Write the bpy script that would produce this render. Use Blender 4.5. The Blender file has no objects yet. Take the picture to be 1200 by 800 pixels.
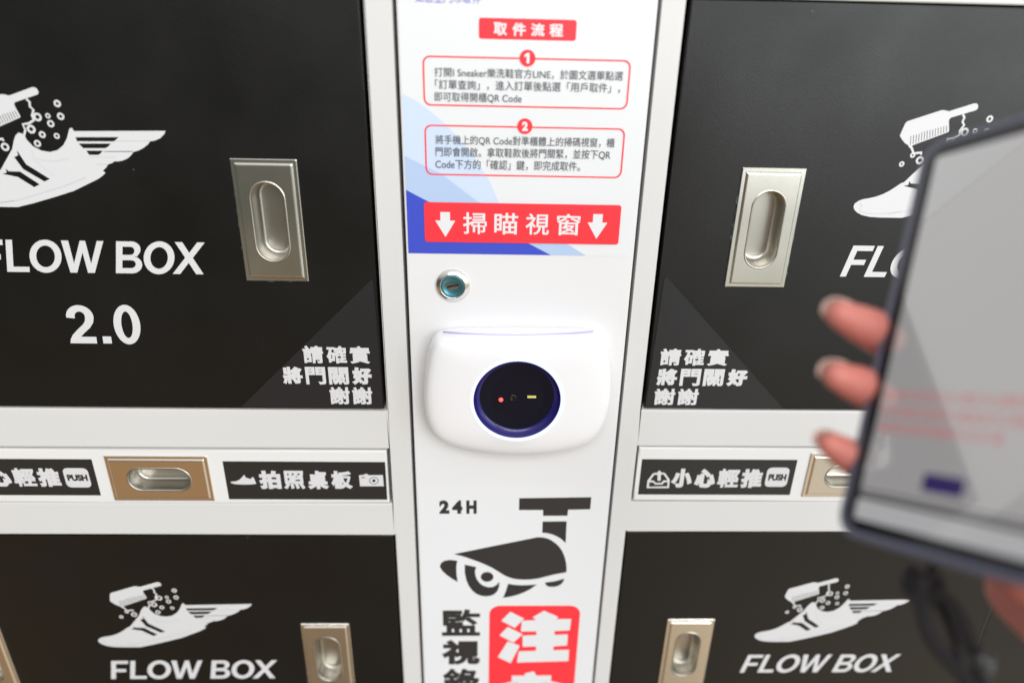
import bpy, bmesh, math, random
from mathutils import Vector, Matrix

scene = bpy.context.scene
random.seed(7)
MM = 0.001
ZC = 1.30                      # camera height; all wall measures are millimetres from the camera's foot point

# ------------------------------------------------------------------ camera
F_PX, TILT, YAW, ROLL, DIST = 830.6137, 0.4275663, 0.0350210, 0.0245837, 439.104
fw = Vector((math.sin(YAW) * math.cos(TILT), math.cos(YAW) * math.cos(TILT), -math.sin(TILT)))
r0 = Vector((math.cos(YAW), -math.sin(YAW), 0))
u0 = r0.cross(fw)
RT = r0 * math.cos(ROLL) + u0 * math.sin(ROLL)
UP = u0 * math.cos(ROLL) - r0 * math.sin(ROLL)
CAM = Vector((0, -DIST * MM, ZC))
cd = bpy.data.cameras.new('camera')
cam = bpy.data.objects.new('camera', cd)
scene.collection.objects.link(cam)
m = Matrix((RT, UP, -fw)).transposed().to_4x4()
m.translation = CAM
cam.matrix_world = m
cd.sensor_width = 36.0
cd.lens = F_PX / 1200 * 36
cd.clip_start = 0.01
cd.clip_end = 50
cd.dof.use_dof = True
cd.dof.focus_distance = 0.474
cd.dof.aperture_fstop = 2.6
cd.dof.aperture_blades = 9
scene.camera = cam

# ------------------------------------------------------------------ light of the room
world = bpy.data.worlds.new('World')
scene.world = world
world.use_nodes = True
nt = world.node_tree
N, L = nt.nodes, nt.links
bg = N['Background']
geo = N.new('ShaderNodeTexCoord')
sep = N.new('ShaderNodeSeparateXYZ')
L.new(geo.outputs['Generated'], sep.inputs[0])
def ramp(src, stops):
    r = N.new('ShaderNodeValToRGB')
    mp = N.new('ShaderNodeMapRange')
    mp.inputs[1].default_value = -1; mp.inputs[2].default_value = 1
    L.new(src, mp.inputs[0]); L.new(mp.outputs[0], r.inputs[0])
    e = r.color_ramp.elements
    while len(e) < len(stops): e.new(0.5)
    for k, (p, c) in enumerate(stops):
        e[k].position = (p + 1) / 2; e[k].color = (*c, 1)
    return r.outputs[0]
elev_l = ramp(sep.outputs[2], [(-1, (.05, .037, .025)), (-.72, (.27, .20, .14)), (-.55, (.50, .28, .12)), (-.43, (.34, .24, .14)), (-.32, (.11, .12, .10)), (.05, (.09, .09, .08)), (.35, (.50, .50, .49)), (1, (1.0, 1.0, .99))])
elev_r = ramp(sep.outputs[2], [(-1, (.30, .22, .16)), (-.72, (.86, .66, .46)), (-.55, (.84, .80, .70)), (-.36, (.56, .58, .51)), (-.2, (.66, .68, .62)), (.0, (1.7, 1.78, 1.8)), (.45, (1.2, 1.2, 1.2)), (1, (1.0, 1.0, .99))])
side = ramp(sep.outputs[0], [(-1, (0, 0, 0)), (-.02, (0, 0, 0)), (.30, (.8, .8, .8)), (1, (1, 1, 1))])
mix = N.new('ShaderNodeMix'); mix.data_type = 'RGBA'
L.new(side, mix.inputs[0]); L.new(elev_l, mix.inputs[6]); L.new(elev_r, mix.inputs[7])
L.new(mix.outputs[2], bg.inputs[0])
bg.inputs[1].default_value = 1.0

def area(name, loc, target, size, power, col):
    ld = bpy.data.lights.new(name, 'AREA'); ld.shape = 'RECTANGLE'
    ld.size, ld.size_y = size; ld.energy = power; ld.color = col
    o = bpy.data.objects.new(name, ld); scene.collection.objects.link(o)
    o.location = loc
    o.rotation_euler = (Vector(target) - Vector(loc)).to_track_quat('-Z', 'Y').to_euler()
    return o
area('ceiling_lamp', (0.1, -1.9, 2.6), (0.05, 0, 1.1), (1.8, 0.7), 31, (1, .99, .98))
area('shop_window', (1.55, -2.3, 1.75), (0.1, 0, 1.1), (1.8, 1.5), 40, (.95, .975, 1))

scene.view_settings.view_transform = 'Standard'
scene.view_settings.look = 'None'
scene.view_settings.exposure = 0.0
scene.view_settings.gamma = 1.0

# ------------------------------------------------------------------ measuring helpers
def ray(x, y):
    return RT * ((x - 600) / F_PX) + UP * ((400 - y) / F_PX) + fw
def wall(x, y, out=0.0):
    """photo point -> (x, z) in mm on the plane 'out' mm in front of the locker face"""
    d = ray(x, y); t = (DIST - out) / d.y
    return (d.x * t, d.z * t)
def crop(x0, y0, s, pts, out=0.0):
    return [wall(x0 + a * s, y0 + b * s, out) for a, b in pts]
def V(x, y, z):
    return Vector((x * MM, y * MM, ZC + z * MM))
def C(r, u, d):
    """camera-relative mm -> world metres"""
    return CAM + (RT * r + UP * u + fw * d) * MM

# ------------------------------------------------------------------ materials
def mat(name, col, rough=.5, metal=0.0, spec=.5, bump=0.0, scale=900, emit=None, strength=0.0, coat=0.0, vary=0.0, aniso=None, sss=0.0, specks=False):
    ma = bpy.data.materials.new(name); ma.use_nodes = True
    t = ma.node_tree; b = t.nodes['Principled BSDF']
    b.inputs['Base Color'].default_value = (*col, 1)
    b.inputs['Roughness'].default_value = rough
    b.inputs['Metallic'].default_value = metal
    b.inputs['Specular IOR Level'].default_value = spec
    b.inputs['Coat Weight'].default_value = coat
    b.inputs['Coat Roughness'].default_value = .04
    if coat == 1: b.inputs['Coat IOR'].default_value = 2.0
    if sss:
        b.inputs['Subsurface Weight'].default_value = sss
        b.inputs['Subsurface Radius'].default_value = (.004, .0015, .0008)
        b.inputs['Subsurface Scale'].default_value = 1.0
    if emit:
        b.inputs['Emission Color'].default_value = (*emit, 1)
        b.inputs['Emission Strength'].default_value = strength
    tc = t.nodes.new('ShaderNodeTexCoord')
    if bump:
        n = t.nodes.new('ShaderNodeTexNoise'); n.inputs['Scale'].default_value = scale
        n.inputs['Detail'].default_value = 4
        src = tc.outputs['Object']
        if aniso:
            mp = t.nodes.new('ShaderNodeMapping'); mp.inputs['Scale'].default_value = aniso
            t.links.new(src, mp.inputs[0]); src = mp.outputs[0]
        t.links.new(src, n.inputs['Vector'])
        bp = t.nodes.new('ShaderNodeBump'); bp.inputs['Strength'].default_value = bump
        bp.inputs['Distance'].default_value = .0002
        t.links.new(n.outputs[0], bp.inputs['Height']); t.links.new(bp.outputs[0], b.inputs['Normal'])
    if specks:
        vo = t.nodes.new('ShaderNodeTexVoronoi'); vo.inputs['Scale'].default_value = 60
        t.links.new(tc.outputs['Object'], vo.inputs['Vector'])
        lt = t.nodes.new('ShaderNodeMath'); lt.operation = 'LESS_THAN'; lt.inputs[1].default_value = .026
        t.links.new(vo.outputs['Distance'], lt.inputs[0])
        sp = t.nodes.new('ShaderNodeSeparateColor'); t.links.new(vo.outputs['Color'], sp.inputs[0])
        gt = t.nodes.new('ShaderNodeMath'); gt.operation = 'GREATER_THAN'; gt.inputs[1].default_value = .86
        t.links.new(sp.outputs[0], gt.inputs[0])
        mu = t.nodes.new('ShaderNodeMath'); mu.operation = 'MULTIPLY'
        t.links.new(lt.outputs[0], mu.inputs[0]); t.links.new(gt.outputs[0], mu.inputs[1])
        mc = t.nodes.new('ShaderNodeMix'); mc.data_type = 'RGBA'
        mc.inputs[6].default_value = (*col, 1); mc.inputs[7].default_value = (.16, .16, .15, 1)
        t.links.new(mu.outputs[0], mc.inputs[0]); t.links.new(mc.outputs[2], b.inputs['Base Color'])
    if vary:
        n2 = t.nodes.new('ShaderNodeTexNoise'); n2.inputs['Scale'].default_value = 14
        n2.inputs['Detail'].default_value = 5
        t.links.new(tc.outputs['Object'], n2.inputs['Vector'])
        mr = t.nodes.new('ShaderNodeMapRange')
        mr.inputs[1].default_value = .3; mr.inputs[2].default_value = .7
        mr.inputs[3].default_value = max(0, rough - vary); mr.inputs[4].default_value = rough + vary
        t.links.new(n2.outputs[0], mr.inputs[0]); t.links.new(mr.outputs[0], b.inputs['Roughness'])
    return ma

M = dict(
    frame=mat('powder_coat_white', (.63, .627, .62), .42, bump=.10, scale=1400, vary=.04),
    drawer=mat('drawer_white', (.72, .717, .71), .38, bump=.08, scale=1400, vary=.04),
    panel=mat('panel_white', (.72, .72, .73), .40, bump=.06, scale=1500, vary=.03),
    door=mat('door_black', (.0045, .0045, .0041), .40, spec=.40, bump=.4, scale=1300, vary=.07, specks=True),
    dark=mat('dark_gap', (.012, .012, .012), .8),
    white=mat('white_print', (.63, .635, .65), .5, bump=.03),
    grey=mat('grey_print', (.50, .51, .53), .5),
    steel=mat('brushed_steel', (.74, .72, .66), .24, metal=1, bump=.06, scale=500, aniso=(14, 14, .5), vary=.05),
    steel_h=mat('brushed_steel_across', (.78, .72, .64), .24, metal=1, bump=.06, scale=500, aniso=(.5, 14, 14), vary=.05),
    chrome=mat('polished_steel', (.80, .79, .76), .14, metal=1),
    cup=mat('shaded_cup_steel', (.50, .48, .43), .34, metal=1, vary=.06),  # darker than the plate: shade inside the recess put into the colour
    film=mat('blue_film', (.05, .085, .13), .45),
    notice=mat('black_sticker', (.014, .014, .016), .38, bump=.05, scale=700),
    strip=mat('strip_sticker', (.018, .018, .018), .4, bump=.05, scale=700),
    paper=mat('poster_paper', (.715, .735, .75), .35, bump=.03, scale=600),
    red=mat('poster_red', (.90, .035, .05), .38),
    pblack=mat('poster_black', (.026, .025, .026), .4),
    ptext=mat('poster_text', (.07, .07, .085), .45),
    purple=mat('poster_purple', (.20, .19, .55), .45),
    blue=mat('poster_blue', (.045, .075, .52), .38),
    blue2=mat('poster_mid_blue', (.42, .54, .76), .38),
    blue1=mat('poster_pale_blue', (.56, .66, .82), .38),
    shell=mat('scanner_white', (.80, .80, .82), .25, coat=.25),
    seam=mat('scanner_seam', (.46, .42, .85), .4),
    ring=mat('light_ring', (.12, .12, .2), .4, emit=(.73, .80, 1.0), strength=1.15),
    well=mat('scanner_well', (.012, .009, .13), .25, spec=.5),  # deep blue base colour stands in for LED light reflected off the wall
    wellb=mat('scanner_black', (.003, .003, .010), .35, spec=.25),
    led=mat('red_led', (.5, .02, .02), .3, emit=(1, .16, .12), strength=1.1),
    lamp=mat('yellow_led', (.55, .5, .14), .4, emit=(.75, .72, .22), strength=.22),
    lockblue=mat('lock_face', (.10, .30, .38), .28, metal=.85),
    phone=mat('phone_case', (.11, .115, .165), .42),
    bezel=mat('phone_bezel', (.006, .006, .008), .12),
    screen=mat('phone_screen', (.05, .05, .05), .08, spec=.8, emit=(.36, .35, .35), strength=.80, coat=1),
    navbar=mat('phone_navbar', (.05, .05, .05), .08, spec=.8, emit=(.36, .36, .37), strength=.95),
    sred=mat('screen_red', (.05, .02, .02), .1, emit=(.62, .17, .17), strength=.75),
    sbut=mat('screen_purple', (.03, .02, .06), .1, emit=(.012, .006, .07), strength=.8),
    sline=mat('screen_line', (.03, .03, .03), .1, emit=(.03, .03, .04), strength=1),
    skin=mat('skin', (.60, .195, .16), .5, bump=.25, scale=420, sss=.12),
    nail=mat('nail', (.74, .56, .49), .25, coat=.3),
    cord=mat('cord_black', (.012, .012, .016), .7, bump=.5, scale=1200),
    clip=mat('clip_grey', (.09, .10, .105), .35, metal=.6),
)

# ------------------------------------------------------------------ object helpers
COL = scene.collection
def obj(name, me, material, parent=None, smooth=False):
    if material is not None:
        ms = material if isinstance(material, (list, tuple)) else [material]
        me.materials.clear()
        for a in ms: me.materials.append(M[a])
    for p in me.polygons: p.use_smooth = smooth
    o = bpy.data.objects.new(name, me); COL.objects.link(o)
    if parent is not None: attach(o, parent)
    return o
def attach(o, parent):
    o.parent = parent
    o.matrix_parent_inverse = Matrix.LocRotScale(parent.location, parent.rotation_euler, parent.scale).inverted() if parent.parent is None else world_of(parent).inverted()
def world_of(o):
    mt = Matrix.LocRotScale(o.location, o.rotation_euler, o.scale)
    return mt if o.parent is None else world_of(o.parent) @ o.matrix_parent_inverse @ mt
def tag(o, label, cat=None, group=None, kind=None):
    if label: o['label'] = label
    if cat: o['category'] = cat
    if group: o['group'] = group
    if kind: o['kind'] = kind
    return o
def thing(name, loc, label, cat, group=None):
    o = bpy.data.objects.new(name, None); COL.objects.link(o)
    o.location = loc; o.empty_display_size = .02
    return tag(o, label, cat, group)
def bm_mesh(bm, name='mesh'):
    me = bpy.data.meshes.new(name); bm.normal_update(); bm.to_mesh(me); bm.free(); return me

def box(bm, x0, x1, y0, y1, z0, z1, bev=0.0, seg=2):
    vs = [bm.verts.new(V(x, y, z)) for x in (x0, x1) for y in (y0, y1) for z in (z0, z1)]
    q = [(0, 1, 3, 2), (4, 6, 7, 5), (0, 4, 5, 1), (2, 3, 7, 6), (0, 2, 6, 4), (1, 5, 7, 3)]
    fs = [bm.faces.new([vs[i] for i in a]) for a in q]
    if bev:
        es = list({e for f in fs for e in f.edges})
        bmesh.ops.bevel(bm, geom=es, offset=bev * MM, segments=seg, profile=.5, affect='EDGES')

def shape_mesh(loops, out, thick=0.0, org=None):
    """filled outlines (even-odd, so inner loops are holes) lying 'out' mm in front of the locker face"""
    cu = bpy.data.curves.new('c', 'CURVE'); cu.dimensions = '2D'; cu.fill_mode = 'BOTH' if thick else 'FRONT'
    cu.extrude = thick / 2
    for lp in loops:
        s = cu.splines.new('POLY'); s.points.add(len(lp) - 1)
        for p, (x, z) in zip(s.points, lp): p.co = (x, z, 0, 1)
        s.use_cyclic_u = True
    o = bpy.data.objects.new('c', cu); COL.objects.link(o)
    me = curve_to_mesh(o)
    ox, oz = org or (0, 0)
    for v in me.vertices:
        v.co = V(v.co.x, -out - v.co.z, v.co.y) if org is None else Vector((v.co.x * MM, (-out - v.co.z) * MM, v.co.y * MM))
    fix(me)
    return me
def curve_to_mesh(o):
    bpy.context.view_layer.update()
    dg = bpy.context.evaluated_depsgraph_get()
    me = bpy.data.meshes.new_from_object(o.evaluated_get(dg), depsgraph=dg)
    cu = o.data
    bpy.data.objects.remove(o); bpy.data.curves.remove(cu)
    return me
def fix(me):
    """turn front faces towards the viewer (-Y)"""
    bm = bmesh.new(); bm.from_mesh(me); bm.normal_update()
    for f in bm.faces:
        if f.normal.y > 0.5 and all(abs(v.co.y - f.verts[0].co.y) < 1e-6 for v in f.verts): f.normal_flip()
    bm.to_mesh(me); bm.free()

def text_mesh(body, x0, x1, z0, z1, out, bold=0.0, shear=0.0, per_glyph=False):
    """lettering stretched into the given box; bold = outline growth in em"""
    cu = bpy.data.curves.new('t', 'FONT'); cu.body = body; cu.size = 1; cu.fill_mode = 'FRONT'
    if bold: cu.bevel_depth = bold; cu.bevel_resolution = 0
    o = bpy.data.objects.new('t', cu); COL.objects.link(o)
    me = curve_to_mesh(o)
    xs = [v.co.x for v in me.vertices]; ys = [v.co.y for v in me.vertices]; zs = [v.co.z for v in me.vertices]
    a, b, c, d = min(xs), max(xs), min(ys), max(ys); zt = max(zs)
    for v in me.vertices:
        fx, fy = (v.co.x - a) / (b - a), (v.co.y - c) / (d - c)
        z = z0 + fy * (z1 - z0)
        x = x0 + fx * (x1 - x0) + shear * (z - z0)
        dep = (v.co.z - zt) / (bold * 2) * .06 if bold else 0
        v.co = V(x, -out - dep, z)
    bm = bmesh.new(); bm.from_mesh(me)
    for f in bm.faces:
        f.normal_update()
        if f.normal.y > 0: f.normal_flip()
    bm.to_mesh(me); bm.free()
    return me
def join(meshes):
    bm = bmesh.new()
    for me in meshes:
        bm.from_mesh(me); bpy.data.meshes.remove(me)
    return bm_mesh(bm)
def glyphs(rows, out, bold):
    """rows of (text, x0, x1, z0, z1): each character gets its own equal cell"""
    ms = []
    for body, x0, x1, z0, z1, fill in rows:
        w = (x1 - x0) / (len(body) - 1 + fill)
        for k, ch in enumerate(body):
            bo = bold * (.52 if ch in '請確實關謝照輕錄監窗瞄門' else .8 if ch in '將推拍桌板掃視程' else 1.05) if bold > .04 else bold
            ms.append(text_mesh(ch, x0 + k * w, x0 + k * w + w * fill, z0, z1, out + .004 * (k % 2), bo))
    return join(ms)

def rrect(x0, x1, z0, z1, r, n=6):
    p = []
    for cx, cz, a in ((x1 - r, z1 - r, 0), (x0 + r, z1 - r, 90), (x0 + r, z0 + r, 180), (x1 - r, z0 + r, 270)):
        for k in range(n + 1):
            t = math.radians(a + 90 * k / n); p.append((cx + r * math.cos(t), cz + r * math.sin(t)))
    return p
def circ(cx, cz, r, n=28, rz=None):
    rz = rz or r
    return [(cx + r * math.cos(2 * math.pi * k / n), cz + rz * math.sin(2 * math.pi * k / n)) for k in range(n)]
def stroke(pts, w):
    """outline of a polyline of width w"""
    l, r = [], []
    for k, (x, z) in enumerate(pts):
        a = pts[max(k - 1, 0)]; b = pts[min(k + 1, len(pts) - 1)]
        dx, dz = b[0] - a[0], b[1] - a[1]; n = math.hypot(dx, dz) or 1
        l.append((x - dz / n * w / 2, z + dx / n * w / 2)); r.append((x + dz / n * w / 2, z - dx / n * w / 2))
    return l + r[::-1]
def smooth_loop(pts, it=1):
    for _ in range(it):
        q = []
        for k in range(len(pts)):
            a, b = pts[k], pts[(k + 1) % len(pts)]
            q += [(a[0] * .75 + b[0] * .25, a[1] * .75 + b[1] * .25), (a[0] * .25 + b[0] * .75, a[1] * .25 + b[1] * .75)]
        pts = q
    return pts

# ------------------------------------------------------------------ structure of the two cabinets
def frame_mesh(xs, zs, holes, depth=22.0, bev=1.1, y0=0.0):
    """a folded sheet frame: a grid with openings, its front edges rounded"""
    bm = bmesh.new()
    vv = {}
    def gv(i, k):
        if (i, k) not in vv: vv[(i, k)] = bm.verts.new(V(xs[i], y0, zs[k]))
        return vv[(i, k)]
    fs = []
    for i in range(len(xs) - 1):
        for k in range(len(zs) - 1):
            cx, cz = (xs[i] + xs[i + 1]) / 2, (zs[k] + zs[k + 1]) / 2
            if any(a < cx < b and c < cz < d for a, b, c, d in holes): continue
            fs.append(bm.faces.new([gv(i, k), gv(i + 1, k), gv(i + 1, k + 1), gv(i, k + 1)]))
    bm.normal_update()
    edge = [e for e in bm.edges if len(e.link_faces) == 1]
    ret = bmesh.ops.extrude_edge_only(bm, edges=edge)
    for v in [g for g in ret['geom'] if isinstance(g, bmesh.types.BMVert)]:
        v.co.y += depth * MM
    front = [e for e in bm.edges if len(e.link_faces) == 2 and abs(e.calc_face_angle(0)) > 1 and all(abs(v.co.y - y0 * MM) < 1e-6 for v in e.verts)]
    bmesh.ops.bevel(bm, geom=front, offset=bev * MM, segments=3, profile=.5, affect='EDGES')
    bmesh.ops.recalc_face_normals(bm, faces=bm.faces)
    return bm_mesh(bm)

def panel_box(x0, x1, y0, y1, z0, z1, bev=.7):
    bm = bmesh.new(); box(bm, x0, x1, y0, y1, z0, z1, bev, 2); return bm_mesh(bm)

# flush pull: stepped plate with a pill shaped cup
def handle_mesh(w, h, pw, ph):
    bm = bmesh.new()
    def ring(pts, y):
        return [bm.verts.new(Vector((x * MM, y * MM, z * MM))) for x, z in pts]
    def bridge(a, b, mi=0, sm=False):
        n = len(a)
        for k in range(n):
            f = bm.faces.new([a[k], a[(k + 1) % n], b[(k + 1) % n], b[k]]); f.material_index = mi; f.smooth = sm
    n = 8
    def R(ins, r): return rrect(-w / 2 + ins, w / 2 - ins, -h / 2 + ins, h / 2 - ins, r, n)
    def pill(s):
        a, b = pw / 2 - s, ph / 2 - s
        return rrect(-a, a, -b, b, min(a, b) * .995, n)
    prev = ring(R(0, .5), 0)
    for ins, r, y in ((0, .5, -.7), (.35, .5, -1.0), (2.3, .4, -1.0), (2.7, .4, -1.5), (3.3, .4, -1.9), (3.9, .4, -2.0)):
        cur = ring(R(ins, r), y); bridge(prev, cur); prev = cur
    # face between the step and the cup
    p0 = ring(pill(-.5), -2.0)
    bridge(prev, p0)
    prev = p0
    for s, y in ((-.3, -2.35), (.2, -2.45), (.7, -2.2), (1.0, -1.0), (1.15, 3.0), (1.35, 8.0), (1.7, 9.3), (2.3, 10.2), (3.2, 10.7), (4.2, 10.8)):
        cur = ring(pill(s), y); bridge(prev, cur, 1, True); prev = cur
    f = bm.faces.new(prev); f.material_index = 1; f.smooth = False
    bmesh.ops.recalc_face_normals(bm, faces=bm.faces)
    me = bpy.data.meshes.new('handle')
    bm.to_mesh(me); sm = [f.smooth for f in bm.faces]; bm.free()
    return me, sm
HM, HS = handle_mesh(40, 78, 21.5, 51)
HD, HDS = handle_mesh(73.6, 39.4, 46, 19.8)
def handle(x, z, y, parent, wide=False, mats=None, label=None):
    me, sm = (HD, HDS) if wide else (HM, HS)
    me = me.copy()
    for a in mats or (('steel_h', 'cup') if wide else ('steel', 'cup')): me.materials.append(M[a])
    for p, s in zip(me.polygons, sm): p.use_smooth = s
    o = bpy.data.objects.new('handle', me); COL.objects.link(o)
    o.location = V(x, y, z)
    attach(o, parent)
    if label: o['label'] = label
    return o
def film(x, z, w, h, y, parent, sides):
    """ragged leftovers of blue protective film round a pull plate"""
    rnd = random.Random(int(x * 7 + z))
    cs = [('b', (-1, -1), (1, -1), (0, -1), w), ('r', (1, -1), (1, 1), (1, 0), h), ('t', (1, 1), (-1, 1), (0, 1), w), ('l', (-1, 1), (-1, -1), (-1, 0), h)]
    inner, outer = [], []
    for side_, p, q, nrm, ln in cs:
        n = int(ln / .55); run = 0; amp = 0
        for k in range(n):
            f = k / n
            if run <= 0: run = rnd.randint(2, 9); amp = rnd.choice((0, 0, 0, .15, .3, .45, .8)) if side_ in sides else 0
            run -= 1
            bx, bz = x + (p[0] + (q[0] - p[0]) * f) * w / 2, z + (p[1] + (q[1] - p[1]) * f) * h / 2
            e = amp * rnd.uniform(.5, 1.1) if amp and k else -1.2
            inner.append((bx * .94 + x * .06, bz * .97 + z * .03)); outer.append((bx + nrm[0] * e, bz + nrm[1] * e))
    bm = bmesh.new()
    vi = [bm.verts.new(V(a, y, b)) for a, b in inner]; vo = [bm.verts.new(V(a, y, b)) for a, b in outer]
    for k in range(len(vi)):
        j = (k + 1) % len(vi); bm.faces.new([vi[k], vi[j], vo[j], vo[k]])
    me = bm_mesh(bm); fix(me)
    return obj('film_residue', me, 'film', parent)

# ------------------------------------------------------------------ winged shoe emblem, lettering
AL, AR = (-266.2, -59.0), (288.6, -56.9)
def rel(pts, a): return [(x - a[0], z - a[1]) for x, z in pts]
c1 = lambda *p: rel(crop(0, 90, .2, p), AL)
c2 = lambda *p: rel(crop(80, 130, .1, p), AL)
c3 = lambda *p: rel(crop(1040, 110, .125, p), AR)
c4 = lambda *p: rel(crop(990, 190, 90 / 1029, p), AR)
shoe = (c4((122, 605), (128, 575), (148, 550), (190, 522), (240, 502), (330, 486), (420, 466), (520, 430), (610, 384), (700, 325), (760, 285), (800, 272))
        + c1((40, 475), (68, 425), (78, 375), (88, 345), (105, 328), (125, 334), (141, 345), (155, 372), (190, 408), (240, 434), (290, 442), (335, 431), (370, 400), (390, 360), (403, 308), (410, 301), (419, 301), (430, 318))
        + c2((60, 240), (600, 238), (1135, 236), (1120, 275), (1070, 325), (1010, 350), (955, 358), (930, 395), (870, 440), (820, 466), (757, 484), (735, 520), (690, 560), (630, 585), (575, 594), (540, 592), (510, 612), (462, 630), (440, 665), (400, 706), (432, 726), (400, 760), (345, 800))
        + c1((430, 670), (320, 705), (200, 740), (100, 765))
        + c4((480, 745), (340, 736), (230, 712), (165, 674), (132, 640)))
cuts = [c2((80, 310), (585, 310), (545, 350), (525, 360), (97, 358)),
        c2((115, 385), (495, 385), (465, 420), (430, 440), (170, 440)),
        c2((205, 468), (400, 468), (375, 500), (350, 518), (240, 518)),
        c2((410, 476), (752, 474), (748, 483), (410, 483)),
        c1((95, 430), (150, 514), (290, 600), (258, 615), (132, 542), (80, 472), (103, 462)),
        c1((30, 540), (48, 555), (115, 557), (230, 632), (198, 648), (100, 588), (10, 570), (36, 563))]
brush = c3((120, 395), (140, 345), (165, 290), (178, 270), (197, 257), (515, 154), (545, 156), (580, 166), (815, 92), (840, 92), (855, 108), (852, 138), (835, 155), (600, 225), (584, 240), (580, 265), (582, 350), (572, 362), (255, 478), (215, 500), (195, 482), (165, 462), (140, 430))
bris = []
for k in range(14):
    x = 225 + k * 25.5
    yt, yb = 395 - (x - 200) * .265 + (8 if k < 4 else 0), 478 - (x - 255) * .365 - 8
    lean = -22 + k * 1.8
    bris.append(c3((x - 3, yt), (x + 3, yt), (x + 3 + lean * .35, yb), (x - 3 + lean * .35, yb)))
foam = [stroke(c1((150, 130), (170, 150), (172, 176), (193, 196), (184, 232), (195, 255), (168, 274), (130, 280), (145, 312), (138, 345)), 1.3),
        stroke(c3((208, 485), (232, 510), (248, 560), (290, 556), (322, 552), (318, 574)), 1.4)]
rings = []
for x, y, r, q in ((333, 158, 22, 9), (353, 233, 22, 10), (295, 276, 22, 10), (278, 230, 16, 7), (217, 237, 26, 12), (180, 308, 27, 12), (245, 340, 21, 9), (330, 348, 18, 8), (217, 392, 22, 10), (27, 412, 26, 12)):
    p = c1((x, y))[0]; s = .098
    rings.append((p, r * s * .96, q * s))
for x, y, r, q in ((240, 577, 26, 10), (137, 660, 27, 10)):
    p = c3((x, y))[0]; rings.append((p, r * .0625, q * .0625))
def emblem_parts():
    base = [shape_mesh([shoe] + cuts, .10, org=(0, 0)), shape_mesh([brush] + bris, .14, org=(0, 0))]
    base += [shape_mesh([f], .06 + .01 * k, org=(0, 0)) for k, f in enumerate(foam)]
    for k, (p, r, q) in enumerate(rings):
        base.append(shape_mesh([circ(*p, r, 20), circ(*p, q, 14)], .16 + .01 * (k % 3), org=(0, 0)))
    white = join(base)
    fine = []
    for pl, w in ((c1((185, 430), (188, 470), (240, 490), (320, 497), (400, 480)), .22), (c1((190, 480), (260, 540), (320, 580)), .2), (c1((500, 592), (380, 640), (250, 680), (100, 725), (0, 742)), .3),
                  (c4((200, 660), (330, 690), (480, 695), (640, 680), (760, 660)), .3), (c4((210, 540), (235, 600), (200, 640)), .25), (c2((550, 354), (760, 354), (945, 353)), .28), (c2((240, 545), (400, 545), (560, 545)), .2), (c2((320, 628), (400, 628), (455, 628)), .25)):
        fine.append(shape_mesh([stroke(pl, w)], .22, org=(0, 0)))
    return white, join(fine)
EW, EF = emblem_parts()
EM = EW.copy()
bmj = bmesh.new(); bmj.from_mesh(EW); n_w = len(bmj.faces); bmj.from_mesh(EF)
EMBLEM = bm_mesh(bmj, 'emblem')
EMBLEM.materials.append(M['white']); EMBLEM.materials.append(M['grey'])
for k, p in enumerate(EMBLEM.polygons): p.material_index = 0 if k < n_w else 1
def emblem(x, z, y, parent, sx=1.0):
    o = bpy.data.objects.new('winged_shoe_emblem', EMBLEM); COL.objects.link(o)
    o.location = V(x, y, z); o.scale = (sx, 1, 1)
    attach(o, parent)
    return o

def letter_word():
    """bold sans capitals, 21.3 high, x from the left of the first letter"""
    H, t, b = 21.3, 4.05, 3.55
    W = []
    W.append([[(0, 0), (t, 0), (t, 8.2), (12.6, 8.2), (12.6, 8.2 + b), (t, 8.2 + b), (t, H - b), (14.2, H - b), (14.2, H), (0, H)]])
    o = 16.1
    W.append([[(o, 0), (o + 14.1, 0), (o + 14.1, b), (o + t, b), (o + t, H), (o, H)]])
    def O(l, w):
        return [circ(l + w / 2, H / 2, w / 2, 40, H / 2 + .35), circ(l + w / 2, H / 2, w / 2 - 4.2, 36, H / 2 - 3.45)]
    W.append(O(o + 14.4, 20))
    a = o + 34.2
    W.append([[(a, H), (a + 4.5, H), (a + 7.9, 6.2), (a + 11.6, H), (a + 15.0, H), (a + 18.6, 6.2), (a + 22.2, H), (a + 26.3, H), (a + 20.9, 0), (a + 16.6, 0), (a + 13.3, 13.6), (a + 9.8, 0), (a + 5.5, 0)]])
    B = o + 68.4
    def bowl(x0, zc, rx, rz):
        return [(x0 + rx * math.cos(q), zc + rz * math.sin(q)) for q in [math.radians(-90 + 180 * k / 12) for k in range(13)]]
    W.append([[(B, 0)] + bowl(B + 10.2, 5.75, 6.4, 5.75) + [(B + 13.4, 11.4)] + [p for p in bowl(B + 9.6, 16.0, 5.7, 5.3) if p[1] > 11.9] + [(B, H)],
              [(B + t, b)] + bowl(B + 9.6, 6.2, 2.9, 2.65) + [(B + t, 8.85)],
              [(B + t, 12.4)] + bowl(B + 9.2, 15.1, 2.3, 2.65) + [(B + t, 17.8)]])
    W.append(O(o + 85.8, 19.4))
    x = o + 104.4
    W.append([[(x, 0), (x + 4.8, 0), (x + 9.9, 7.6), (x + 15.0, 0), (x + 19.8, 0), (x + 12.3, 11.0), (x + 19.3, H), (x + 14.6, H), (x + 9.9, 14.3), (x + 5.2, H), (x + .5, H), (x + 7.5, 11.0)]])
    return W
WORD = letter_word()
def word(x, z, out, parent, shear=.21, sx=1.0, name='lettering'):
    ms = [shape_mesh([[(x + (a + shear * c) * sx, z + c) for a, c in lp] for lp in lt], out) for lt in WORD]
    return obj(name, join(ms), 'white', parent)

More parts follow.
